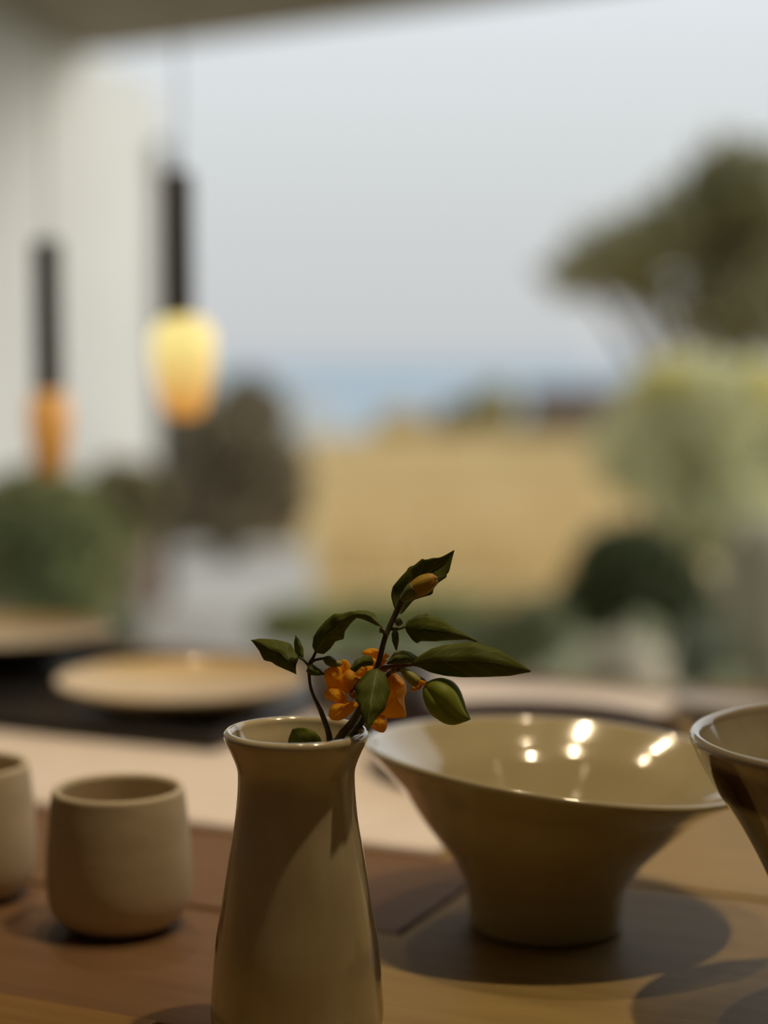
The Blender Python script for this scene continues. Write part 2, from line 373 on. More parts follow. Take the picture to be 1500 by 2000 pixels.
# dry grass blades on the field
rng = random.Random(3); v, f = [], []
for _ in range(9000):
    t = rng.random(); Y = 8.6 + 15 * t ** 1.4
    X = rng.uniform(-.30 - .04 * (Y - 8.6), .08 * Y + .8)
    h = rng.uniform(.03, .08); a = rng.uniform(0, 6.28); dx, dy = math.cos(a) * .008, math.sin(a) * .008; lx, ly = rng.gauss(0, .02), rng.gauss(0, .02)
    i = len(v); v += [(X - dx, Y - dy, -.03), (X + dx, Y + dy, -.03), (X + lx, Y + ly, -.02 + h)]; f.append((i, i + 1, i + 2))
tag(mesh('dry_grass', v, f, gold, smooth=False), 'short golden dry grass covering the field', 'grass', kind='stuff')

# ------------------------------------------------------------------ pendant lamps by the window
def shade_mat(name, col, strength):
    m = mat(name, col, .25, emit=col, estr=strength); return m
def pendant(px, Y, y_tube0, y_tube1, y_sh0, y_sh1, wt, ws_top, ws_bot, label, gm, bulb, lean=0):
    top = P(px, y_tube0, Y); c0 = P(px + lean, y_sh0, Y); c1 = P(px + lean, y_sh1, Y); tb = P(px, y_tube1, Y)
    root = empty('pendant_lamp', (c0.x, Y, c1.z)); tag(root, label, 'lamp', 'pendant lamps by the window')
    zb = c1.z; H = c0.z - c1.z; rt, rb = wpx(ws_top, Y) / 2, wpx(ws_bot, Y) / 2
    prof = [(rb * .5, 0), (rb * .85, .004), (rb, .012)]
    for k in range(1, 9):
        t = k / 8; prof.append((rb + (rt - rb) * math.sin(t * 1.57) ** .9, .012 + (H * .72 - .012) * t))
    prof += [(rt * .97, H * .82), (rt * .87, H * .90), (rt * .68, H * .96), (rt * .42, H)]
    lathe('glass_shade', prof, gm, root, seg=32)
    r = wpx(wt, Y) / 2; dx = tb.x - c0.x
    tz0, tz1 = H - .004, top.z - zb
    tp = [(r * .9, tz0), (r, tz0 + .004), (r, tz1 - .006), (r * .8, tz1)]
    lathe('tube', tp, mat('blackened_wood', (.055, .042, .028), .6, (.07, .054, .036), 30, (1, 1, .1)), root, seg=24, loc=(dx * .5, 0, 0))
    lathe('cord', [(.0013, tz1), (.0013, 2.44 - zb)], mat('grey_cord', (.35, .34, .32), .7), root, seg=8, loc=(dx * .5, 0, 0))
    lathe('ceiling_rose', [(.03, 2.43 - zb), (.03, 2.445 - zb), (.01, 2.45 - zb)], MATS['blackened_wood'], root, seg=20, loc=(dx * .5, 0, 0))
    return root
gl1 = bpy.data.materials.new('amber_glass_lit'); gl1.use_nodes = True
def amber(m, lo, hi, s, z0, z1):
    n = m.node_tree; b = n.nodes['Principled BSDF']; b.inputs['Roughness'].default_value = .3; b.inputs['Base Color'].default_value = (.5, .25, .06, 1)
    t = n.nodes.new('ShaderNodeTexCoord'); sp = n.nodes.new('ShaderNodeSeparateXYZ'); n.links.new(t.outputs['Object'], sp.inputs[0])
    mr = n.nodes.new('ShaderNodeMapRange'); mr.inputs[1].default_value = z0; mr.inputs[2].default_value = z1; n.links.new(sp.outputs[2], mr.inputs[0])
    r = n.nodes.new('ShaderNodeValToRGB'); r.color_ramp.elements[0].color = (*lo, 1); r.color_ramp.elements[1].color = (*hi, 1)
    n.links.new(mr.outputs[0], r.inputs[0]); n.links.new(r.outputs[0], b.inputs['Emission Color']); b.inputs['Emission Strength'].default_value = s
amber(gl1, (.62, .27, .05), (.95, .82, .30), .95, .01, .085)
gl2 = bpy.data.materials.new('amber_glass_dim'); gl2.use_nodes = True
amber(gl2, (.22, .09, .015), (.60, .27, .06), .8, .01, .09)
pendant(346, 2.0, 335, 640, 618, 815, 54, 124, 84, 'pendant lamp with bright yellow glass shade on a dark tube', gl1, 2, lean=12)
pendant(96, 2.2, 468, 775, 760, 930, 56, 84, 62, 'pendant lamp with dim orange glass shade on a dark tube', gl2, 1)

# ------------------------------------------------------------------ table
TU0, TU1, ZT = -1.55, .55, .75
rows = [.22, .375, .53, .685, .842, .984, 1.13, 1.28, 1.43, 1.60]
table = empty('table', T((TU0 + TU1) / 2, .9, 0), -A25); tag(table, 'brown wooden plank table carrying the pottery', 'table')
tu = (TU0 + TU1) / 2
def wood(name, a, b):
    m = mat(name, a, .5, b, 5, (1.2, 16, 16), coat=0, spec=.2, bump=.12, bscale=40, contrast=(.3, .7))
    return m
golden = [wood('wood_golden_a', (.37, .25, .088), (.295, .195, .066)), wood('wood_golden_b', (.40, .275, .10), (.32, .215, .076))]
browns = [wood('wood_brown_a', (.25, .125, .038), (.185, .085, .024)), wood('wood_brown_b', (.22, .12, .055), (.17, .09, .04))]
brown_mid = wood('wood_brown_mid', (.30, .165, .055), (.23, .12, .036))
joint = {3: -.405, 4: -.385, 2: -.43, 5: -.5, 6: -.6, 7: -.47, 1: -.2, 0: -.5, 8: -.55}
uj = {4: (G(745, 1855) + G(900, 1725)) / 2}
joint[4] = uj[4].dot(UV_U)
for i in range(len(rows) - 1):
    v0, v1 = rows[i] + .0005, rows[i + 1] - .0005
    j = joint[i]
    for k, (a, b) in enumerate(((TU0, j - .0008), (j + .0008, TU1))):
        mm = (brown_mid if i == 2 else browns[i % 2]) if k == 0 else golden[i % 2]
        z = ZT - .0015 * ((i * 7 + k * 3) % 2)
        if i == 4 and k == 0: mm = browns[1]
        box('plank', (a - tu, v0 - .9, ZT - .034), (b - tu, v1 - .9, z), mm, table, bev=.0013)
for su in (TU0 + .1, TU1 - .1):
    for sv in (.32, 1.5):
        box('leg', (su - .035 - tu, sv - .035 - .9, 0), (su + .035 - tu, sv + .035 - .9, ZT - .09), browns[0], table, bev=.004)
for sv in (.32, 1.5):
    box('apron', (TU0 + .06 - tu, sv - .012 - .9, ZT - .12), (TU1 - .06 - tu, sv + .012 - .9, ZT - .034), browns[0], table, bev=.002)
# pale runner under the dishes behind
ue = ((G(860, 1670) + G(1290, 1400)) / 2).dot(UV_U)
run = empty('table_runner', T((TU0 + .05 + ue) / 2, (.988 + 1.535) / 2, ZT), -A25)
tag(run, 'pale pinkish cream cloth runner under the dishes at the back of the table', 'runner')
ru = (ue - TU0 - .05) / 2; rv = (1.535 - .988) / 2
linen = mat('cream_linen', (.95, .85, .80), .6, (.90, .79, .74), 40, bump=.1, bscale=500)
rvx, rfx = [], []
NU, NV = 60, 24
for j in range(NV + 1):
    for i in range(NU + 1):
        x, y = -ru + 2 * ru * i / NU, -rv + 2 * rv * j / NV
        rvx.append((x, y, .0022 + .0006 * noise.noise(Vector((x * 9, y * 9, 0)))))
for j in range(NV):
    for i in range(NU):
        a = j * (NU + 1) + i; rfx.append((a, a + 1, a + NU + 2, a + NU + 1))
rc = mesh('cloth', rvx, rfx, linen, run); sd = rc.modifiers.new('thickness', 'SOLIDIFY'); sd.thickness = .0012
for yy in (-rv, rv):
    tt = mesh('hem', [(-ru, yy - .004, .0006), (ru, yy - .004, .0006), (ru, yy + .004, .0006), (-ru, yy + .004, .0006), (-ru, yy - .003, .0036), (ru, yy - .003, .0036), (ru, yy + .003, .0036), (-ru, yy + .003, .0036)],
              [(0, 3, 2, 1), (4, 5, 6, 7), (0, 1, 5, 4), (1, 2, 6, 5), (2, 3, 7, 6), (3, 0, 4, 7)], linen, run, smooth=False)
ZR = ZT + .0035

# ------------------------------------------------------------------ pottery
def ceramic(name, a, b, rough=.22, coat=.6, scale=18, bump=.05, contrast=(.3, .75), stretch=(1, 1, 1)):
    return mat(name, a, rough, b, scale, stretch, coat=coat, bump=bump, bscale=45, contrast=contrast)
cream = ceramic('cream_glaze', (.62, .54, .38), (.54, .46, .31), .2, .8)
vase_m = ceramic('vase_glaze', (.66, .56, .36), (.44, .35, .19), .16, .9, 26, contrast=(.35, .7), stretch=(1, 1, .35))
matte = ceramic('matte_cream_clay', (.66, .55, .38), (.58, .48, .33), .6, .05, 25, .12, stretch=(1, 1, 4))
def outer_inner(out, wall, floor_z, rim_r=None):
    """closes an outer profile (base to rim) with a rounded lip and an inner wall"""
    r1, z1 = out[-1]; t = wall
    lip = [(r1 - t * .05, z1 + t * .35), (r1 - t * .3, z1 + t * .6), (r1 - t * .65, z1 + t * .6), (r1 - t * .95, z1 + t * .3)]
    inn = [(max(r - t, .002), z) for r, z in reversed(out) if z > floor_z]
    return out + lip + inn + [(inn[-1][0] * .8, floor_z - .001 + .0005), (inn[-1][0] * .3, floor_z)]

# vase
VX, VY = (576 - 750) / FPX * .79, .79
def prof_px(Y, cx, rowsp, zb):
    out = []
    for y, hw_ in rowsp:
        p = P(cx, y, Y); out.append((wpx(hw_, Y) * 1.0, p.z - zb))
    return out
vp = prof_px(.79, 576, [(2004, 173), (1930, 171), (1840, 163), (1770, 151), (1677, 136), (1610, 124), (1558, 118), (1520, 116), (1498, 118), (1470, 128.5), (1447, 140), (1436, 144)], ZT)
vp = [(wpx(158, .79), 0), (wpx(170, .79), .003), (wpx(174, .79), .009)] + [p for p in vp if p[1] > .012]
vpf = smoothpoly(vp, 4)
vase = lathe('vase', outer_inner(vpf, .0042, .008), vase_m, loc=(VX, VY, ZT), seg=96)
tag(vase, 'tall cream glazed vase with flared lip holding the orange flower sprigs', 'vase')

# cups
def cup(cx, by, s, label):
    b = G(cx, by); Y = b.y
    ro = [(1800, 96), (1797, 104), (1786, 120), (1768, 134), (1740, 142), (1700, 144), (1650, 142), (1600, 138), (1560, 133), (1545, 131)]
    Yc = G(234, 1800).y
    pr = prof_px(Yc, 234, ro, ZT); pr = [(r, max(z, 0)) for r, z in pr]
    o = lathe('cup', outer_inner(smoothpoly(pr, 4), .0042, .009), matte, loc=(b.x, b.y, ZT), seg=72)
    tag(o, label, 'cup', 'matte cream cups'); return o
cup(234, 1802, 1, 'round bellied matte cream cup standing nearest the vase')
cup(-62, 1742, 1, 'matte cream cup standing on the far side of its twin from the vase')

# footed bowl
bb = G(1066, 1802); BY = bb.y
ro = [(1802, 148), (1798, 153), (1767, 155), (1730, 159), (1708, 170), (1672, 192), (1640, 222), (1607, 254), (1577, 281), (1551, 306), (1530, 335), (1508, 366), (1492, 388)]
pr = [(r, max(z, 0)) for r, z in prof_px(BY, 1066, ro, ZT)]
BH = pr[-1][1]; RB = pr[-1][0]
def tilt(x, y, z):
    k0 = max(0, min(1, z / BH)); k = k0 ** 1.6
    a = math.atan2(y, x)
    return (x + .0068 * k0 ** 3, y, z - .085 * x * k + .0045 * k * k * math.cos(a - math.radians(235)) ** 2)
BO = smoothpoly(pr, 4)
def inner_bowl(out, t, floor_z):
    r1, z1 = out[-1]
    lip = [(r1 - .0003, z1 + .0016), (r1 - .0016, z1 + .0026), (r1 - .0035, z1 + .0022)]
    inn = []
    for r, z in reversed(out):
        if z > .045: inn.append((max(r - t, .003) if r < r1 - .012 else r - t * .9, z + t * .35))
    inn = [p for p in inn if p[0] < r1 - .0036]
    r0, z0 = inn[-1]
    return out + lip + inn + [(r0 * .8, z0 - .004), (r0 * .5, z0 - .0065), (r0 * .2, z0 - .007)]
fb = lathe('footed_bowl', inner_bowl(BO, .0048, .04), ceramic('bowl_glaze', (.50, .42, .25), (.43, .355, .20), .13, .9, 20), loc=(bb.x, bb.y, ZT), seg=96, warp=tilt)
tag(fb, 'wide footed bowl with tilted flaring rim and shiny olive cream inside', 'bowl')

# conical bowl with brown drips
b3 = Vector(((1732 - 750) / FPX * .80, .80, ZT))
ro = [(2014, 112), (2005, 118), (1960, 120), (1920, 126), (1860, 150), (1780, 186), (1695, 225), (1611, 274), (1548, 319), (1502, 348), (1470, 364), (1449, 373)]
pr = [(r, max(z, 0)) for r, z in prof_px(.80, 1724, ro, ZT)]
def drip_mat():
    m = bpy.data.materials.new('drip_glaze'); m.use_nodes = True; n = m.node_tree; L = n.links; b = n.nodes['Principled BSDF']
    b.inputs['Roughness'].default_value = .12; b.inputs['Coat Weight'].default_value = .8; b.inputs['Coat Roughness'].default_value = .05
    t = n.nodes.new('ShaderNodeTexCoord'); s = n.nodes.new('ShaderNodeSeparateXYZ'); L.new(t.outputs['Object'], s.inputs[0])
    mp = n.nodes.new('ShaderNodeMapping'); mp.inputs['Scale'].default_value = (13, 13, 6); L.new(t.outputs['Object'], mp.inputs[0])
    x = n.nodes.new('ShaderNodeTexNoise'); x.inputs['Scale'].default_value = 1; x.inputs['Detail'].default_value = 2; L.new(mp.outputs[0], x.inputs[0])
    a = n.nodes.new('ShaderNodeMath'); a.operation = 'MULTIPLY_ADD'; a.inputs[1].default_value = .016; L.new(x.outputs[0], a.inputs[0]); L.new(s.outputs[2], a.inputs[2])
    r = n.nodes.new('ShaderNodeValToRGB'); cr = r.color_ramp
    H3 = pr[-1][1]; lo = H3 - .05
    mr = n.nodes.new('ShaderNodeMapRange'); mr.inputs[1].default_value = lo; mr.inputs[2].default_value = lo + .09; L.new(a.outputs[0], mr.inputs[0]); L.new(mr.outputs[0], r.inputs[0])
    cr.elements[0].position = .34; cr.elements[0].color = (.42, .37, .25, 1); cr.elements[1].position = .40; cr.elements[1].color = (.055, .018, .006, 1)
    k = cr.elements.new(.55); k.color = (.075, .028, .010, 1); k = cr.elements.new(.60); k.color = (.36, .29, .19, 1)
    L.new(r.outputs[0], b.inputs['Base Color']); return m
ob3 = lathe('conical_bowl', outer_inner(smoothpoly(pr, 4), .0052, .02), drip_mat(), loc=b3, seg=96)
ob3.data.materials.append(ceramic('olive_inside_glaze', (.42, .36, .24), (.26, .19, .12), .14, .8, 22, contrast=(.4, .75)))
no3 = len(smoothpoly(pr, 4)) + 5
for pg in ob3.data.polygons:
    if min(pg.vertices) >= no3 * 96: pg.material_index = 1
tag(ob3, 'steep sided glazed bowl with dark brown drips under its rim', 'bowl')

# dishes on the runner at the back
traym = mat('black_slate', (.012, .010, .010), .35, (.02, .018, .018), 12)
ZTR = ZR + .012
tc_ = (G(270, 1440) + G(270, 1330)) / 2
tr = empty('serving_tray', T(tc_.dot(UV_U) - .07, tc_.dot(UV_V) + .015, ZR), -A25); tag(tr, 'black serving tray under the shallow dish and the tan bowl', 'tray')
box('base', (-.34, -.155, 0), (.225, .155, .006), traym, tr, bev=.002)
for lo, hi in (((-.34, -.155, .006), (.225, -.145, .013)), ((-.34, .145, .006), (.225, .155, .013)), ((-.34, -.145, .006), (-.33, .145, .013)), ((.215, -.145, .006), (.225, .145, .013))):
    box('raised_edge', lo, hi, traym, tr, bev=.002)
ZTR = ZR + .006
tan_in = ceramic('tan_glaze', (.80, .60, .32), (.72, .53, .28), .35, .3)
darkout = ceramic('dark_clay', (.055, .042, .028), (.075, .055, .036), .5, .1)
def dish(name, cx, Y, zb, rim_y, rows_, label, m_out, m_in, wall=.004, group=None):
    """rows_: (height fraction, half width px) from base to rim"""
    x = (cx - 750) / FPX * Y; zr = P(cx, rim_y, Y).z - zb
    root = empty(name, (x, Y, zb)); tag(root, label, 'bowl', group)
    out = smoothpoly([(wpx(h, Y), f * zr) for f, h in rows_], 4)
    full = outer_inner(out, wall, max(.006, zr * .12)); k = len(out) + 1
    lathe('outer_wall', full[:k] + [(full[k - 1][0] - wall * .5, full[k - 1][1] - .003), (.01, .003)], m_out, root)
    lathe('glazed_inside', [(full[k - 2][0] - .0008, full[k - 2][1] - .001)] + full[k - 1:], m_in, root)
    return root
dish('tan_bowl', -5, 1.70, ZTR, 1232, [(0, 90), (.1, 100), (.4, 150), (.8, 200), (1, 216)], 'dark bowl with tan glazed inside on the black tray', darkout, tan_in)
dish('shallow_dish', 350, 1.49, ZTR, 1327, [(0, 120), (.1, 140), (.45, 200), (.8, 235), (1, 246)], 'shallow dish with tan glazed inside and pale rim on the black tray', ceramic('grey_clay', (.30, .24, .16), (.25, .20, .13), .4, .2), tan_in)
dish('dark_pot', 728, 1.42, ZR, 1300, [(0, 70), (.12, 90), (.45, 120), (.75, 122), (1, 112)], 'rounded dark grey purple pot on the runner behind the flowers', ceramic('purple_grey_clay', (.10, .085, .09), (.12, .10, .105), .4, .2), darkout)
dish('dark_plate', 1030, 1.30, ZR, 1430, [(0, 180), (.15, 210), (.6, 280), (1, 312)], 'dark brown plate behind the wide footed bowl', mat('iron_glaze', (.012, .009, .007), .7, (.035, .011, .008), 18, spec=.08), MATS['iron_glaze'])
dish('small_bowl', 1478, 1.50, ZT, 1368, [(0, 70), (.12, 85), (.5, 125), (1, 152)], 'small tan brown bowl behind the conical bowl', ceramic('brown_tan_glaze', (.36, .27, .16), (.28, .20, .12), .3, .4), ceramic('brown_tan_inside', (.42, .33, .20), (.36, .27, .16), .3, .4))

# ------------------------------------------------------------------ flower sprigs in the vase
LEAF = leaf_mat('sprig_leaf', (.12, .145, .012), (.165, .19, .022), (.34, .38, .13))
LEAF2 = leaf_mat('sprig_leaf_young', (.16, .20, .02), (.21, .25, .03), (.34, .38, .12))
STEM = mat('sprig_stem', (.075, .055, .022), .55, (.11, .085, .03), 90)
STEMG = mat('sprig_green_stem', (.10, .115, .03), .5, (.075, .08, .02), 90)
ORANGE = mat('petal_orange', (1.0, .60, .008), .55, (.97, .52, .005), 120, translucent=.55, bump=.15, bscale=250)
ORANGE_D = mat('petal_base_orange', (.60, .24, .004), .5, (.70, .30, .004), 120, translucent=.3)
CAL = mat('calyx_green', (.14, .155, .03), .5, (.22, .22, .045), 120)
YG = mat('calyx_yellow_green', (.48, .43, .08), .5, (.38, .36, .07), 120, translucent=.2)
BUDM = mat('bud_amber', (.62, .40, .05), .5, (.48, .24, .025), 60, translucent=.2)
SY = VY
def resample(pts, n):
    d = [0]
    for a, b in zip(pts, pts[1:]): d.append(d[-1] + math.hypot(b[0] - a[0], b[1] - a[1]))
    out = []; i = 0
    for k in range(n + 1):
        t = d[-1] * k / n
        while i < len(d) - 2 and d[i + 1] < t: i += 1
        f_ = (t - d[i]) / max(1e-9, d[i + 1] - d[i]); a, b = pts[i], pts[i + 1]
        out.append((a[0] + (b[0] - a[0]) * f_, a[1] + (b[1] - a[1]) * f_))
    return out
def leaf(root, base, tip, left, right, d0=0, d1=0, fold=.004, arch=.004, m=None, name='leaf', N=30):
    """a blade between its two outlines (photo pixels give directions, d0..d1 metres of depth from base to tip), folded at the midrib"""
    m = m or LEAF
    Lp = resample([base] + left + [tip], N); Rp = resample([base] + right + [tip], N)
    K = 6; vs_, fs, uvs = [], [], []
    for i in range(N + 1):
        t = i / N; a, b = Lp[i], Rp[i]
        for j in range(K + 1):
            u = j / K; s = 2 * u - 1
            px, py = a[0] + (b[0] - a[0]) * u, a[1] + (b[1] - a[1]) * u
            wd_ = math.sin(math.pi * min(max(t, .03), .97))
            dep = SY + d0 + (d1 - d0) * t - arch * math.sin(math.pi * t) + fold * abs(s) * wd_ + .0004 * wd_ * math.sin(t * 17 + s * 2)
            vs_.append(P(px, py, dep)); uvs.append((s, t))
    for i in range(N):
        for j in range(K):
            a = i * (K + 1) + j; fs.append((a, a + 1, a + K + 2, a + K + 1))
    o = mesh(name, vs_, fs, m); uvl = o.data.uv_layers.new(name='UVMap')
    for lp in o.data.loops: uvl.data[lp.index].uv = uvs[lp.vertex_index]
    localise(o, root); sd = o.modifiers.new('thickness', 'SOLIDIFY'); sd.thickness = .00035
    return o
def petal(root, pts, d=0, bulge=.003, tiltx=0, tilty=0, m=None, name='petal', o1=(600, 1180), sc=4.6875):
    """cupped petal from its outline"""
    pts = [(o1[0] + x / sc, o1[1] + y / sc) for x, y in pts]; gx = sum(p[0] for p in pts) / len(pts); gy = sum(p[1] for p in pts) / len(pts)
    pts = [(gx + (x - gx) * 1.1, gy + (y - gy) * 1.1) for x, y in pts]
    pts = smoothpoly(pts + [pts[0]], 3)[:-1]; n = len(pts)
    cx = sum(p[0] for p in pts) / n; cy = sum(p[1] for p in pts) / n
    vs_, fs = [], []; rings = (1, .75, .5, .25)
    for r in rings:
        for k, p in enumerate(pts):
            x, y = cx + (p[0] - cx) * r, cy + (p[1] - cy) * r
            vs_.append(P(x, y, SY + d - bulge * (1 - r * r) + tiltx * (x - cx) * .00022 + tilty * (y - cy) * .00022 + .0010 * math.sin(k * .9 + d * 900) * r))
    vs_.append(P(cx, cy, SY + d - bulge))
    for i in range(len(rings) - 1):
        for k in range(n):
            k2 = (k + 1) % n; fs.append((i * n + k, i * n + k2, (i + 1) * n + k2, (i + 1) * n + k))
    b = (len(rings) - 1) * n
    for k in range(n): fs.append((b + k, b + (k + 1) % n, len(vs_) - 1))
    o = localise(mesh(name, vs_, fs, m or ORANGE), root); sd = o.modifiers.new('thickness', 'SOLIDIFY'); sd.thickness = .0005
    return o
def stem(root, pts, rad, m=None, name='stem', seg=10):
    """pts (px, py, depth offset)"""
    return localise(tube(name, [P(x, y, SY + d) for x, y, d in pts], rad, m or STEM, seg=seg), root)
def spindle(root, p0, p1, prof, m, d0=0, d1=0, ribs=0, amp=0, name='bud', cen=None, seg=40, sub=4):
    """body of revolution about the line p0-p1 (pixels); prof (t, radius px), cen sideways shift px"""
    a, b = P(*p0, SY + d0), P(*p1, SY + d1); ax = (b - a); Ln = ax.length; ax.normalize()
    v = P(750, 1000, 1) - O; side = ax.cross(Vector((0, 1, 0))).normalized(); dep = side.cross(ax)
    q = smoothpoly([(t, r, (cen[i] if cen else 0)) for i, (t, r) in enumerate(prof)], sub)
    vs_, fs = [], []
    for t, r, c in q:
        for k in range(seg):
            an = 2 * math.pi * k / seg
            rr = r * (1 + (amp * (abs(math.cos(ribs * an / 2 - .5)) ** .6 - .6) if ribs else 0))
            vs_.append(a + ax * Ln * t + side * wpx(rr * math.cos(an) + c, SY) + dep * wpx(rr * math.sin(an), SY))
    for i in range(len(q) - 1):
        for k in range(seg):
            k2 = (k + 1) % seg; fs.append((i * seg + k, i * seg + k2, (i + 1) * seg + k2, (i + 1) * seg + k))
    fs.append(tuple(reversed(range(seg)))); fs.append(tuple(range((len(q) - 1) * seg, len(q) * seg)))
    return localise(mesh(name, vs_, fs, m), root)
VB = Vector((VX, VY, ZT + .02))

# --- main sprig with the closed bud at its tip
A = empty('flower_sprig', VB); tag(A, 'tallest leafy sprig in the vase with a closed amber bud at its tip', 'flower')
stem(A, [(600, 1760, .004), (640, 1500, -.001), (664, 1440, .001), (690, 1408, .001), (714, 1362, 0), (736, 1306, 0), (750, 1252, 0), (760, 1226, .001), (774, 1196, .002), (789, 1164, .002)], [.0018, .0018, .0018, .0017, .0015, .0013, .0012, .0012, .0013, .0016])
leaf(A, (777, 1196), (887, 1075), [(771, 1189), (764, 1163), (767, 1146.5), (781.6, 1129), (796, 1114), (799, 1106.6), (808, 1105.5), (817, 1098), (825, 1091), (831.5, 1094), (844.7, 1090), (858, 1090), (866.7, 1086.4)],
     [(784.5, 1200), (793, 1189), (808, 1171.5), (825.6, 1165.6), (845, 1160.5), (845, 1154), (847.6, 1148), (856.4, 1137.7), (872.5, 1126.7), (872.5, 1121.6), (877, 1116), (881, 1098)], .006, .014, -.003, -.002, name='leaf')
b_ = spindle(A, (788, 1166), (851, 1128), [(0, 5), (.15, 10), (.4, 17), (.65, 18.5), (.85, 15), (.97, 10), (1, 5)], BUDM, -.001, -.004, 5, .14, 'bud')
spindle(A, (784, 1172), (812, 1150), [(0, 5), (.3, 10), (.7, 15.5), (1, 16.2)], CAL, -.001, -.0024, 5, .1, 'calyx').parent = b_
spindle(A, (848, 1130), (853, 1127), [(0, 5), (.5, 6), (1, 2)], ORANGE_D, -.0045, -.005, name='bud_tip').parent = b_
leaf(A, (747, 1233), (684, 1195), [(742, 1224), (732, 1220.5), (719, 1214), (707, 1209), (696, 1207)], [(744, 1220), (739, 1210), (730, 1197), (717, 1193), (702, 1192)], -.002, .004, .003, -.002)
stem(A, [(754, 1243, 0), (750, 1236, -.001), (746, 1229, -.002)], [.0009, .0008, .0007], name='petiole')
spindle(A, (743, 1236), (746, 1222), [(0, 2), (.5, 4), (1, .6)], CAL, -.001, -.002, name='side_bud', seg=14)
leaf(A, (791, 1223), (932, 1253), [(793, 1233), (803.6, 1248), (814, 1256.5), (821, 1251), (852, 1252), (866.7, 1250), (911, 1248)],
     [(796, 1212.5), (814, 1202), (833, 1199), (840, 1204.5), (859, 1208), (881, 1221), (918, 1244)], .004, .018, .004, .003)
stem(A, [(760, 1228, .001), (776, 1228, .003), (792, 1223.5, .004)], [.0009, .0008, .0007], STEMG, name='petiole')
spindle(A, (776, 1222), (782, 1208), [(0, 4), (.5, 8.5), (.9, 5), (1, 1)], CAL, .0, .0, 5, .1, 'side_bud', seg=20)
leaf(A, (771, 1226), (774, 1270), [(766, 1238), (767, 1252), (771, 1262)], [(777, 1236), (778, 1250), (776, 1262)], -.002, -.004, .002, .001, N=14)
leaf(A, (737, 1307), (717, 1426), [(719.5, 1311), (706.7, 1323), (700, 1333.6), (694, 1342), (696, 1357), (694, 1368), (702, 1378), (702, 1389), (709, 1402), (714, 1412.5)],
     [(751.5, 1316.5), (758, 1333.6), (762, 1351), (756, 1368), (751.5, 1385), (736.5, 1400), (726, 1415)], -.004, -.024, .003, .004)
leaf(A, (756, 1296), (826, 1293), [(781, 1297), (803, 1297), (815, 1296)], [(771, 1274), (785.6, 1271), (800.5, 1274), (813, 1282)], .002, .010, .003, .002)
leaf(A, (800, 1298), (1036, 1311), [(820, 1303), (840.6, 1312.5), (870, 1319), (903.6, 1322), (950, 1321), (996, 1319)],
     [(820, 1281), (840.6, 1268), (870, 1260), (924.6, 1255), (966.6, 1266), (996, 1281), (1025, 1302)], -.004, -.008, .005, .004)
stem(A, [(736, 1307, 0), (765, 1302, -.002), (805, 1298, -.004)], [.0011, .0010, .0009], mat('petiole_red', (.20, .07, .03), .5), name='petiole')
leaf(A, (730, 1292), (683, 1307), [(728, 1299.5), (707, 1302), (694, 1314)], [(726, 1281), (713, 1279), (694, 1289)], -.003, -.012, .002, .003, N=16)

# --- small left sprig
Bs = empty('leafy_sprig', VB); tag(Bs, 'thin leafy sprig with small leaves standing left of the orange flower', 'sprig')
stem(Bs, [(608, 1740, .010), (636, 1500, .011), (644, 1444, .005), (629.6, 1396, 0), (621.6, 1377, -.001), (612, 1357.6, -.001), (605.6, 1335, -.001), (604, 1300, 0), (612, 1284, .001), (617, 1272, .002)],
     [.0015, .0015, .0014, .0012, .0010, .0008, .0007, .0008, .0007, .0006])
stem(Bs, [(604, 1301, 0), (594, 1290, -.001), (583, 1283, -.002)], [.0007, .0006, .0005], STEMG, name='petiole')
leaf(Bs, (579, 1317), (490, 1250), [(562, 1309.6), (540, 1300), (530, 1293), (516, 1290), (511, 1282), (506, 1271), (497, 1259)],
     [(578, 1300), (584, 1285), (575, 1271), (569, 1258), (556, 1253), (537, 1249), (508, 1247)], -.003, .010, .005, .003)
leaf(Bs, (593, 1290), (577.6, 1241), [(582, 1282), (575, 1271), (574, 1255)], [(593.5, 1280), (593, 1268), (586, 1250)], 0, -.004, .003, .001, LEAF2, N=16)
leaf(Bs, (616, 1275), (700, 1199), [(609.6, 1263), (612, 1244), (621, 1229), (636, 1212), (652, 1199), (668, 1199), (685, 1194)],
     [(632, 1278), (645, 1267.5), (655.5, 1252.5), (671.5, 1248), (673.6, 1233), (685, 1218), (696, 1208)], .002, -.012, .005, .003)
leaf(Bs, (604, 1300), (634, 1317), [(599, 1311), (607, 1318), (620, 1319)], [(610, 1298), (620, 1305), (628, 1311)], -.001, -.008, .002, .001, N=16)
stem(Bs, [(606, 1297, 0), (616, 1289, -.001), (634, 1286, -.002)], [.0006, .0006, .0006], name='petiole')
sb_ = spindle(Bs, (631, 1285), (660, 1299), [(0, 2), (.3, 9.5), (.7, 9), (1, 5)], CAL, -.002, -.003, 5, .1, 'side_bud', seg=20)
spindle(Bs, (654, 1296), (668, 1297), [(0, 5), (.6, 6), (1, 2)], YG, -.003, -.003, name='bud_tip', seg=16).parent = sb_
leaf(Bs, (600, 1490), (571, 1424), [(572, 1480), (561, 1458), (564, 1440)], [(628, 1462), (628, 1447), (626, 1441), (615, 1428), (599, 1421.6), (580, 1420.5)], .010, .004, .003, .002, LEAF2, N=18)

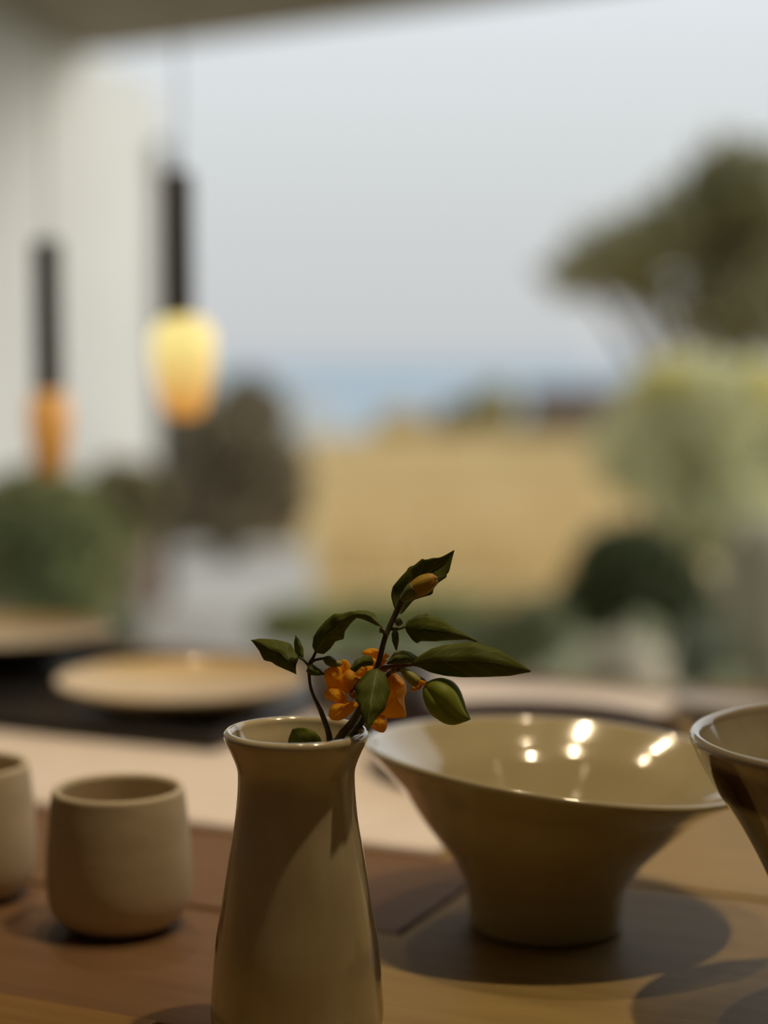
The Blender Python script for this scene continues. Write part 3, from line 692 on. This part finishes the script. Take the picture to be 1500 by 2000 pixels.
# --- orange flower
Fl = empty('orange_flower', VB); tag(Fl, 'open orange flower with loose petals just above the vase rim', 'flower')
stem(Fl, [(606, 1750, .012), (672, 1470, .010), (692, 1430, .008), (712, 1400, .006), (712, 1370, .004), (697, 1345, .002)], [.0016, .0016, .0016, .0014, .0012, .0010], STEMG)
spindle(Fl, (706, 1352), (684, 1340), [(0, 5), (.4, 11), (.8, 14), (1, 12)], CAL, .004, .001, 5, .1, 'calyx', seg=24)
fh_ = spindle(Fl, (690, 1345), (680, 1340), [(0, 8), (.6, 9), (1, 3)], mat('flower_heart', (.16, .035, .004), .6), -.001, -.004, 7, .2, 'flower_heart', seg=24)
petal(Fl, [(165, 620), (215, 590), (270, 585), (320, 620), (330, 680), (315, 760), (260, 790), (205, 770), (175, 690)], -.001, .0035, .8, 0)
petal(Fl, [(308, 522), (350, 518), (388, 572), (372, 625), (345, 650), (322, 612)], .004, .002, 0, .5)
petal(Fl, [(200, 768), (168, 810), (175, 852), (230, 882), (330, 892), (360, 860), (315, 792), (250, 764)], -.005, .0035, .6, -.6)
petal(Fl, [(330, 900), (250, 910), (215, 970), (213, 1030), (250, 1056), (320, 1050), (400, 990), (456, 932), (440, 903), (390, 893)], -.007, .004, .5, -.4)
petal(Fl, [(325, 690), (365, 620), (410, 608), (424, 680), (410, 760), (370, 800), (335, 770)], -.004, .003, -.4, 0)
petal(Fl, [(465, 590), (530, 578), (592, 580), (560, 625), (500, 665), (450, 665)], .003, .002, .4, 0)
petal(Fl, [(745, 680), (790, 655), (850, 690), (885, 740), (892, 800), (872, 860), (882, 950), (890, 1005), (840, 1022), (700, 1018), (665, 1000), (700, 930), (715, 800)], .008, .005, .9, 0)
petal(Fl, [(735, 690), (790, 655), (852, 690), (878, 745), (800, 770), (755, 750)], .003, .002, .5, -.6)
petal(Fl, [(640, 1035), (590, 1090), (600, 1130), (650, 1160), (700, 1166), (726, 1110), (716, 1030), (680, 1018)], -.004, .004, 0, -.5)
petal(Fl, [(510, 448), (560, 420), (620, 418), (660, 440), (656, 485), (640, 512), (590, 480), (545, 462)], .012, .003, 0, .4)
petal(Fl, [(580, 515), (610, 505), (640, 540), (615, 585), (590, 570)], .008, .002, 0, 0)
for x0, y0, x1, y1, r in ((695, 1340, 702, 1325, .0007), (690, 1336, 694, 1322, .0007), (698, 1352, 690, 1362, .0007), (694, 1346, 686, 1358, .0007), (688, 1338, 682, 1328, .0007)):
    stem(Fl, [(x0, y0, 0), ((x0 + x1) / 2, (y0 + y1) / 2 - 1, -.004), (x1, y1, -.006)], [r, r, r * 1.5], ORANGE_D, 'stamen', 6).parent = fh_
for x0, y0, x1, y1 in ((738, 1292, 757, 1278), (742, 1300, 751, 1288), (732, 1300, 741, 1284)):
    stem(Fl, [(x0, y0, .003), ((x0 + x1) / 2 + 2, (y0 + y1) / 2, .002), (x1, y1, .002)], [.0007, .0009, .0013], ORANGE, 'stamen', 6)

# --- sprig with the green husk pod
Hs = empty('husk_sprig', VB); tag(Hs, 'sprig ending in a plump green papery husk to the right of the orange flower', 'sprig')
stem(Hs, [(596, 1755, -.002), (660, 1480, .004), (684, 1442, .008), (700, 1418, .008), (722, 1380, .006), (745, 1335, .004), (768, 1310, .002), (800, 1312, -.002), (828, 1330, -.004), (836, 1341, -.004)],
     [.0016, .0016, .0015, .0014, .0012, .0011, .0010, .0008, .0008, .0008], STEMG)
HUSK = mat('husk_green', (.29, .34, .025), .55, (.38, .42, .045), 35, translucent=.3)
spindle(Hs, (831, 1337), (919, 1405), [(0, 8), (.06, 18), (.16, 28), (.34, 36.5), (.52, 35), (.68, 29), (.83, 19), (.94, 8), (1, .8)], HUSK, -.004, -.010, 5, .24, 'husk',
        cen=[0, 0, 0, -2, -4, -8, -9, -4, 0], seg=80, sub=5)
# little yellow green side flower
hc_ = spindle(Hs, (783, 1306), (816, 1334), [(0, 4), (.3, 9), (.7, 12), (1, 10.5)], YG, -.003, -.006, 5, .12, 'calyx', seg=30)
for x1, y1 in ((823, 1333), (829, 1335), (816, 1344), (808, 1347), (820, 1340)):
    stem(Hs, [(811, 1330, -.005), ((811 + x1) / 2, (1330 + y1) / 2, -.006), (x1, y1, -.008)], [.0008, .0008, .0013], ORANGE, 'stamen', 6).parent = hc_
for x, y in ((751, 1307), (768, 1309)):
    spindle(Hs, (x - 6, y + 3), (x + 7, y - 1), [(0, 2), (.5, 6), (1, 1.5)], mat('pink_bud', (.40, .20, .14), .5), .0, -.001, name='side_bud', seg=16)
